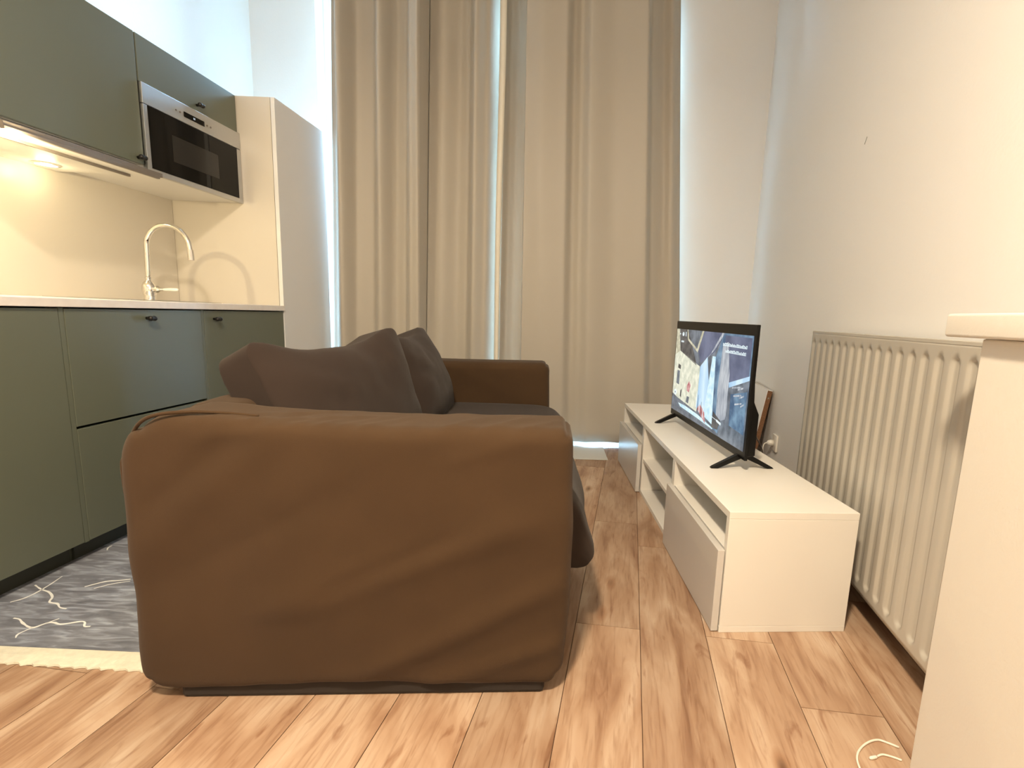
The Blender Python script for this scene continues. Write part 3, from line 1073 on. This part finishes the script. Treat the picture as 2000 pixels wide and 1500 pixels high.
# ================================================================== TELEVISION
def build_tv():
    W, H, Z = 0.902, 0.496, 0.43
    t = empty('television', (0.62, 1.762, 0.3855), 0.124)
    tag(t, 'switched-on black flat-screen television on the white bench', 'television')
    zb = Z - 0.3855
    # local: x+ backwards, y along the screen, z up
    obj('panel', box(0.0, 0.012, 0.0, W, zb, zb + H), M['tv'], t, bevel=0.002)
    bm = bmesh.new()
    prism(bm, [(0.0121, zb + 0.008), (0.05, zb + 0.012), (0.05, zb + 0.17), (0.028, zb + 0.215), (0.0121, zb + 0.46)], 'y', 0.02, W - 0.02)
    obj('rear_housing', bm, M['tv'], t, bevel=0.004)
    for y in (0.06, W - 0.06):
        bm = bmesh.new()
        for sx in (-1, 1):
            prism(bm, [(0.022 + sx * 0.004, zb + 0.012), (0.022 + sx * 0.02, zb + 0.012), (0.022 + sx * 0.118, 0.006), (0.022 + sx * 0.124, 0.0), (0.022 + sx * 0.098, 0.0), (0.022 + sx * 0.006, zb - 0.004)], 'y', y - 0.009, y + 0.009)
        obj('foot', bm, M['tv'], t)
    # the picture: v = height, u = along screen from the near (right) side; s = fraction from the left
    S0, S1 = 0.018, W - 0.010
    Z0, Z1 = zb + 0.030, zb + H - 0.040
    E = [emit('picture_slate', (0.075, 0.095, 0.125), 1.0, (0.21, 0.25, 0.30), 18),
         emit('picture_cream', (0.62, 0.65, 0.52), 1.0, (0.90, 0.90, 0.74), 30),
         emit('picture_beam', (0.36, 0.60, 0.86), 1.0, (0.68, 0.88, 1.0), 14, (1, 1, 0.2)),
         emit('picture_pale_column', (0.26, 0.30, 0.37), 1.0, (0.62, 0.66, 0.70), 22, (1, 3, 0.5)),
         emit('picture_blue', (0.05, 0.115, 0.22), 1.0, (0.20, 0.34, 0.48), 16),
         emit('picture_shadow', (0.035, 0.04, 0.05), 1.0, (0.13, 0.13, 0.13), 24),
         emit('picture_red', (0.45, 0.12, 0.14), 1.0, (0.75, 0.45, 0.45), 40),
         emit('picture_white', (0.85, 0.97, 1.0), 1.0),
         emit('picture_ice', (0.50, 0.78, 0.92), 1.0, (0.80, 0.98, 1.0), 30),
         emit('picture_gilt', (0.42, 0.40, 0.28), 1.0, (0.70, 0.68, 0.52), 40),
         emit('picture_indigo', (0.07, 0.09, 0.17), 1.0, (0.16, 0.19, 0.30), 10)]
    bm = bmesh.new()

    def poly(mi, pts, lift):
        # pts: (s, v) s: 0 left (far) .. 1 right (near); v: 0 bottom .. 1 top
        vs = [bm.verts.new((-0.0004 - lift * 0.00015, S1 + (S0 - S1) * s, Z0 + (Z1 - Z0) * v)) for s, v in pts]
        f = bm.faces.new(vs)
        f.material_index = mi
    poly(0, [(0, 0), (1, 0), (1, 1), (0, 1)], 0)
    # left pale wall strip and cream lit wall
    poly(9, [(0, 1), (0.05, 1), (0.09, 0.72), (0.10, 0.45), (0.0, 0.30)], 1)
    poly(1, [(0.0, 0.20), (0.0, 0.68), (0.09, 0.74), (0.42, 0.62), (0.46, 0.30), (0.42, 0.12), (0.1, 0.17)], 2)
    poly(5, [(0.06, 1), (0.20, 1), (0.35, 0.68), (0.37, 0.62), (0.09, 0.74)], 2)
    poly(9, [(0.185, 1), (0.20, 1), (0.22, 0.90), (0.36, 0.80), (0.42, 1.0), (0.445, 1.0), (0.375, 0.76), (0.205, 0.88)], 3)
    poly(10, [(0.45, 1), (0.72, 1), (0.60, 0.80), (0.43, 0.66), (0.38, 0.78)], 2)
    poly(3, [(0.68, 1), (0.71, 1), (0.60, 0.82), (0.44, 0.64), (0.43, 0.61), (0.56, 0.78)], 3)
    # bright beams
    poly(2, [(0.43, 0.62), (0.52, 0.74), (0.56, 0.50), (0.54, 0.12), (0.42, 0.16)], 4)
    poly(8, [(0.585, 0.76), (0.625, 0.76), (0.645, 0.08), (0.53, 0.12)], 5)
    poly(4, [(0.625, 0.76), (0.70, 1), (1, 1), (1, 0.40), (0.76, 0.30), (0.72, 0.02), (0.645, 0.05)], 3)
    poly(10, [(0.72, 0.98), (0.99, 0.98), (0.99, 0.58), (0.80, 0.55), (0.72, 0.70)], 4)
    poly(3, [(0.70, 0.90), (0.76, 0.92), (0.80, 0.62), (0.80, 0.20), (0.69, 0.12), (0.68, 0.45)], 5)
    poly(2, [(0.80, 0.55), (1.0, 0.66), (1.0, 0.57), (0.81, 0.46)], 5)
    poly(0, [(0.80, 0.50), (1.0, 0.62), (1.0, 0.0), (0.76, 0.0), (0.80, 0.24)], 6)
    poly(4, [(0.83, 0.45), (0.99, 0.52), (0.99, 0.14), (0.84, 0.16)], 7)
    for k in range(6):
        poly(3, [(0.84 + 0.02 * k, 0.52 - 0.07 * (k % 3)), (0.93 + 0.008 * k, 0.55 - 0.07 * (k % 3)), (0.93 + 0.008 * k, 0.545 - 0.07 * (k % 3) - 0.01), (0.84 + 0.02 * k, 0.505 - 0.07 * (k % 3))], 8 + k)
    # dark niche and figures on the cream wall
    poly(0, [(0.06, 0.34), (0.11, 0.33), (0.11, 0.50), (0.065, 0.50)], 6)
    poly(5, [(0.07, 0.53), (0.12, 0.52), (0.12, 0.57), (0.075, 0.58)], 6)
    poly(6, [(0.25, 0.30), (0.29, 0.29), (0.31, 0.38), (0.28, 0.42), (0.25, 0.36)], 6)
    poly(0, [(0.25, 0.17), (0.29, 0.16), (0.30, 0.24), (0.26, 0.24)], 6)
    poly(5, [(0.14, 0.20), (0.165, 0.19), (0.165, 0.30), (0.145, 0.27)], 6)
    poly(6, [(0.43, 0.16), (0.56, 0.05), (0.54, 0.16), (0.50, 0.20), (0.47, 0.22)], 8)
    for k in range(5):
        s = 0.41 + 0.026 * k
        poly(5 if k % 2 else 7, [(s, 0.17 - 0.02 * k), (s + 0.008, 0.17 - 0.02 * k), (s + 0.006, 0.34 - 0.03 * k), (s + 0.002, 0.35 - 0.03 * k)], 9)
    # pale strip along the lower edge, dark base
    poly(8, [(0.12, 0.115), (0.25, 0.12), (0.45, 0.10), (0.66, 0.05), (0.66, 0.035), (0.42, 0.06), (0.16, 0.08)], 7)
    poly(0, [(0.0, 0.0), (0.0, 0.16), (0.10, 0.10), (0.14, 0.05), (0.40, 0.03), (0.66, 0.015), (0.7, 0.0)], 8)
    poly(5, [(0.645, 0.05), (0.72, 0.06), (0.745, 0.16), (0.65, 0.22)], 9)
    # on-screen symbols and caption
    poly(7, [(0.065, 0.955), (0.082, 0.942), (0.065, 0.929)], 12)
    poly(7, [(0.115, 0.965), (0.135, 0.965), (0.142, 0.945), (0.135, 0.92), (0.115, 0.92), (0.108, 0.945)], 12)
    poly(5, [(0.119, 0.955), (0.131, 0.955), (0.131, 0.949), (0.119, 0.949)], 13)
    poly(7, [(0.165, 0.972), (0.175, 0.972), (0.175, 0.915), (0.165, 0.925)], 12)
    for k in range(3):
        poly(7, [(0.097 + k * 0.016, 0.866), (0.109 + k * 0.016, 0.866), (0.109 + k * 0.016, 0.845), (0.097 + k * 0.016, 0.845)], 12)
    rr = random.Random(8)
    for row, (a, b, v) in enumerate(((0.70, 0.945, 0.880), (0.735, 0.940, 0.820))):
        s = a
        while s < b:
            w = rr.uniform(0.006, 0.010)
            h0 = rr.choice((0.020, 0.026, 0.030))
            poly(7, [(s, v), (s + w, v), (s + w, v + h0), (s, v + h0)], 12)
            if rr.random() < 0.8:
                poly(4, [(s + w * 0.3, v + 0.008), (s + w * 0.7, v + 0.008), (s + w * 0.7, v + h0 - 0.008), (s + w * 0.3, v + h0 - 0.008)], 13)
            s += w + 0.0025
    poly(7, [(0.635, 0.165), (0.70, 0.150), (0.70, 0.144), (0.635, 0.158)], 12)
    poly(7, [(0.70, 0.158), (0.755, 0.142), (0.755, 0.118), (0.70, 0.134)], 12)
    # round badge lower left
    bd = [(0.055 + 0.024 * math.cos(a * math.pi / 5), 0.225 + 0.036 * math.sin(a * math.pi / 5)) for a in range(10)]
    poly(7, bd, 12)
    bd = [(0.055 + 0.008 * math.cos(a * math.pi / 4), 0.225 + 0.012 * math.sin(a * math.pi / 4)) for a in range(8)]
    poly(5, bd, 13)
    me = bpy.data.meshes.new('screen')
    bm.to_mesh(me)
    bm.free()
    for e in E: me.materials.append(e)
    s = bpy.data.objects.new('screen', me)
    COL.objects.link(s)
    s.parent = t
    s['label'] = 'lit screen showing a blue and cream fantasy interior'
    # power lead behind it
    bm = bmesh.new()
    tube(bm, smooth_path([(0.668, 1.95, 0.60), (0.714, 2.0, 0.527), (0.78, 2.12, 0.453), (0.875, 2.3, 0.364), (0.949, 2.45, 0.291), (0.99, 2.55, 0.215), (0.985, 2.6, 0.10), (0.95, 2.66, 0.004)], 8), 0.0032, 8)
    c = obj('power_cable', bm, M['tv'], smooth=True)
    tag(c, 'thin black cable hanging behind the television over the bench edge', 'cable')


build_tv()

# ================================================================== BOARD, SOCKET, FLOOR CABLE
# white board leaning against the right wall
t = empty('leaning_board', fpt(0.748, 3.04, 0.0), RA)
t.rotation_euler = (0, 0.0, RA)
tag(t, 'white board with raw brown edge leaning behind the television bench', 'board')
Mx = Matrix.Rotation(math.radians(8.5), 4, 'Y')
bm = boxes((0, 0.003, 0.0, 0.45, 0.0, 0.548), (0.003, 0.030, 0.0, 0.45, 0.545, 0.548))
bm.transform(Mx)
obj('white_face', bm, M['gloss'], t)
bm = box(0.0031, 0.030, 0.0, 0.45, 0.0, 0.5448, mtx=Mx)
o = obj('core', bm, M['chip'], t)
o['label'] = 'raw brown chipboard edge'
bm = bmesh.new()
bm.free()
for z in (0.24, 0.50):
    bm = bmesh.new()
    bmesh.ops.create_icosphere(bm, subdivisions=1, radius=0.006, matrix=Mx @ Matrix.Translation((0.017, -0.001, z)) @ Matrix.Diagonal((1, 0.35, 1, 1)))
    obj('screw', bm, M['chrome'], t)

t = empty('wall_socket', fpt(0.869, 2.90, 0.255), RA)
tag(t, 'white wall socket beside the radiator, just above the bench edge', 'socket')
obj('plate', soft_box(-0.012, -0.0005, -0.041, 0.041, -0.048, 0.048, 0.004, 0.03), M['china'], t, smooth=True)
t = empty('plug', fpt(0.857, 2.91, 0.25), RA)
tag(t, 'white plug pushed into the wall socket behind the bench', 'plug')
bm = bmesh.new()
lathe(bm, [(0.018, 0.0), (0.018, -0.018), (0.013, -0.030), (0.008, -0.034)], (-0.0005, 0.005, 0.0), 18, 'x')
obj('plug_body', bm, M['china'], t, smooth=True)
bm = bmesh.new()
tube(bm, smooth_path([(-0.033, 0.005, 0), (-0.05, 0.006, -0.01), (-0.052, 0.01, -0.05), (-0.04, 0.02, -0.14), (-0.03, 0.03, -0.23)], 6), 0.003, 8)
obj('lead', bm, M['china'], t, smooth=True)

bm = bmesh.new()
tube(bm, smooth_path([(0.632, 0.86, 0.003), (0.637, 0.925, 0.003), (0.650, 0.958, 0.003), (0.680, 0.985, 0.003), (0.715, 1.000, 0.003), (0.738, 0.994, 0.003), (0.790, 0.962, 0.003)], 8)[0:44], 0.0024, 8)
t = obj('charging_cable', bm, M['cable_w'], smooth=True)
tag(t, 'white charging cable looping on the floor at the lower right', 'cable')
bm = bmesh.new()
tube(bm, smooth_path([(0.690, 0.955, 0.003), (0.708, 0.9615, 0.003), (0.728, 0.956, 0.003), (0.742, 0.949, 0.003)], 8), 0.0022, 8)
obj('cable_end', bm, M['cable_w'], t, smooth=True)
bm = bmesh.new()
tube(bm, [(0.672, 0.950, 0.0035), (0.676, 0.951, 0.0035), (0.688, 0.954, 0.0035), (0.692, 0.956, 0.0032)], [0.002, 0.0036, 0.0036, 0.0022], 10)
obj('connector', bm, M['cable_w'], t, smooth=True)


# ================================================================== RADIATOR
def build_radiator():
    Y0, Y1, Z0, Z1 = 1.03, 2.222, 0.10, 0.905
    t = empty('radiator', fpt(0.767, (Y0 + Y1) / 2, 0.0), RA)
    tag(t, 'large cream panel radiator with vertical grooves on the right wall', 'radiator')
    yc = (Y0 + Y1) / 2
    ribs = [1.202 + 0.0619 * k for k in range(-2, 17)]
    ribs = [r for r in ribs if r > Y0 + 0.03]
    ys = set([Y0, Y1])
    for r in ribs:
        for d in (-0.030, -0.022, -0.017, -0.013, -0.009, -0.005, 0, 0.005, 0.009, 0.013, 0.017, 0.022):
            ys.add(round(r + d, 4))
    ys = sorted(y for y in ys if Y0 <= y <= Y1)
    za, zb = Z0 + 0.030, Z1 - 0.033
    zs = [Z0, Z0 + 0.012, Z0 + 0.022] + [za + d for d in (0.0, 0.004, 0.008, 0.012, 0.016, 0.022)] + [za + 0.03 + (zb - za - 0.06) * k / 8 for k in range(9)] + [zb - d for d in (0.022, 0.016, 0.012, 0.008, 0.004, 0.0)] + [Z1 - 0.02, Z1 - 0.01, Z1]

    def depth(y, z):
        d = 0.0
        for r in ribs:
            if abs(y - r) < 0.03:
                if z > zb - 0.016: dz = z - (zb - 0.016)
                elif z < za + 0.016: dz = (za + 0.016) - z
                else: dz = 0
                q = math.hypot(y - r, dz)
                s = max(0.0, min(1.0, (0.0185 - q) / 0.008))
                s = s * s * (3 - 2 * s)
                d = max(d, 0.008 * s)
        return d
    bm = bmesh.new()
    grid = [[bm.verts.new((depth(y, z), y - yc, z)) for z in zs] for y in ys]
    for i in range(len(ys) - 1):
        for j in range(len(zs) - 1):
            bm.faces.new((grid[i][j], grid[i][j + 1], grid[i + 1][j + 1], grid[i + 1][j]))
    # rim folded back
    def rim(vs):
        back = [bm.verts.new((0.016, v.co.y, v.co.z)) for v in vs]
        for k in range(len(vs) - 1):
            bm.faces.new((vs[k], vs[k + 1], back[k + 1], back[k]))
    rim([g[0] for g in grid]); rim([g[-1] for g in grid]); rim(grid[0]); rim(grid[-1])
    obj('front_panel', bm, M['rad'], t, smooth=True)
    obj('rear_panel', box(0.058, 0.072, Y0 - yc + 0.005, Y1 - yc - 0.005, Z0 + 0.005, Z1 - 0.01), M['rad'], t, bevel=0.003)
    obj('top_grille', boxes((0.003, 0.073, Y0 - yc, Y1 - yc, Z1 + 0.0005, Z1 + 0.006), (-0.001, 0.003, Y0 - yc, Y1 - yc, Z1 - 0.004, Z1 + 0.0055)), M['rad'], t, bevel=0.0008)
    obj('side_cover', box(0.004, 0.073, Y1 - yc + 0.0003, Y1 - yc + 0.003, Z0 + 0.01, Z1 + 0.005), M['rad'], t, bevel=0.0008)
    for yb in (-0.35, 0.40):
        obj('wall_bracket', box(0.0725, 0.1018, yb, yb + 0.03, 0.2, 0.8), M['rad'], t)


build_radiator()


# ================================================================== CURTAINS
def interp(pts, x, smooth=True):
    if x <= pts[0][0]: return pts[0][1]
    for (a, va), (b, vb) in zip(pts, pts[1:]):
        if x <= b:
            t = (x - a) / (b - a)
            t = t * t * (3 - 2 * t)
            return va + (vb - va) * t
    return pts[-1][1]


def curtain(name_label, xs, folds, low, slope0, slope1, ztop, zbot, seed):
    x0, x1 = xs
    xa = []
    n = 150
    for i in range(n + 1): xa.append(x0 + (x1 - x0) * i / n)
    for a, b in zip(folds, folds[1:]):
        if b[0] - a[0] < 0.02:
            for k in range(5): xa.append(a[0] + (b[0] - a[0]) * k / 4)
    xa = sorted(set(round(v, 5) for v in xa))
    zn = 46
    cx = (x0 + x1) / 2
    cy = 3.36 + 0.11 * (cx + 1.65)
    bm = bmesh.new()
    g = []
    for x in xa:
        col = []
        for j in range(zn + 1):
            z = zbot + (ztop - zbot) * j / zn
            h = max(0.0, min(1.0, (z - 0.2) / 2.4))
            u = (x - x0) / (x1 - x0)
            off = interp(folds, x)
            off *= (1.8 + 1.7 * h) if off < 0 else (1.4 + 0.9 * h) + interp(low, x) * (1 - h)
            off += 0.006 * noise.noise(Vector((x * 4 + seed, z * 0.8, 0)))
            off += 0.004 * math.sin(x * 23 + seed + z * 0.6) * h
            if z < 0.3:
                off += 0.004 * noise.noise(Vector((x * 14, z * 14, seed))) * (0.3 - z) / 0.3
            sl = slope0 + (slope1 - slope0) * u
            X = x + sl * (1.9 - z)
            Y = 3.36 + 0.11 * (x + 1.65) + off
            zz = z
            if j == 0: zz += 0.003 * math.sin(x * 17)
            col.append(bm.verts.new((X - cx, Y - cy, zz)))
        g.append(col)
    for i in range(len(g) - 1):
        for j in range(zn):
            bm.faces.new((g[i][j], g[i + 1][j], g[i + 1][j + 1], g[i][j + 1]))
    o = obj('curtain', bm, M['curtain'], smooth=True, loc=(cx, cy, 0))
    so = o.modifiers.new('thickness', 'SOLIDIFY')
    so.thickness = 0.003
    so.offset = 1
    tag(o, name_label, 'curtain')
    return o, cx, cy


foldL = [(-1.66, 0.0), (-1.622, 0.004), (-1.55, -0.035), (-1.49, 0.004), (-1.40, 0.012), (-1.325, -0.026), (-1.245, 0.012), (-1.19, 0.004), (-1.125, -0.034), (-1.076, -0.040),
         (-1.066, 0.034), (-0.97, 0.020), (-0.872, 0.040), (-0.807, 0.030), (-0.741, -0.018), (-0.675, -0.002), (-0.60, 0.035), (-0.545, 0.02)]
lowL = [(-1.66, 0), (-1.45, -0.02), (-1.25, -0.03), (-1.08, -0.02), (-1.06, 0.02), (-0.7, -0.01), (-0.55, 0.0)]
foldR = [(-0.575, 0.010), (-0.543, 0.045), (-0.50, 0.052), (-0.44, 0.044), (-0.422, -0.012), (-0.30, -0.022), (-0.156, -0.020), (-0.104, 0.004), (-0.053, -0.006), (0.015, -0.022), (0.171, -0.012), (0.387, -0.032),
         (0.44, 0.016), (0.52, 0.028), (0.58, 0.012), (0.65, 0.035)]
lowR = [(-0.575, 0.0), (-0.3, 0.02), (0.0, 0.0), (0.2, -0.01), (0.4, -0.025), (0.65, 0.02)]
cl, cx, cy = curtain('left beige curtain hanging beside the tall white cabinet', (-1.642, -0.60), foldL, lowL, -0.022, 0.0, CEIL - 0.01, 0.03, 1.0)
cr, cx2, cy2 = curtain('right beige curtain hanging behind the television bench', (-0.575, 0.648), foldR, lowR, 0.0, 0.07, CEIL - 0.01, 0.024, 5.0)
# white lining edge turned out at the meeting edge of the left curtain
bm = bmesh.new()
rows = []
for j in range(31):
    z = 0.02 + (CEIL - 0.03) * j / 30
    h = max(0.0, min(1.0, (z - 0.2) / 2.4))
    yy = 3.36 + 0.11 * (-0.58 + 1.65) - 0.012 - 0.006 * math.sin(z * 2)
    wv = 0.016 + 0.008 * h
    xm = -0.585 + 0.003 * math.sin(z * 3) + 0.006 * (h - 0.5)
    rows.append([bm.verts.new((xm - wv - cx, yy + 0.008 - cy, z)), bm.verts.new((xm - cx, yy - cy, z)), bm.verts.new((xm + wv * 0.8 - cx, yy + 0.006 - cy, z))])
for a, b in zip(rows, rows[1:]):
    for k in range(2):
        bm.faces.new((a[k], a[k + 1], b[k + 1], b[k]))
o = obj('lining_edge', bm, M['lining'], cl, smooth=True)
so = o.modifiers.new('thickness', 'SOLIDIFY')
so.thickness = 0.002
o['label'] = 'white lining edge'
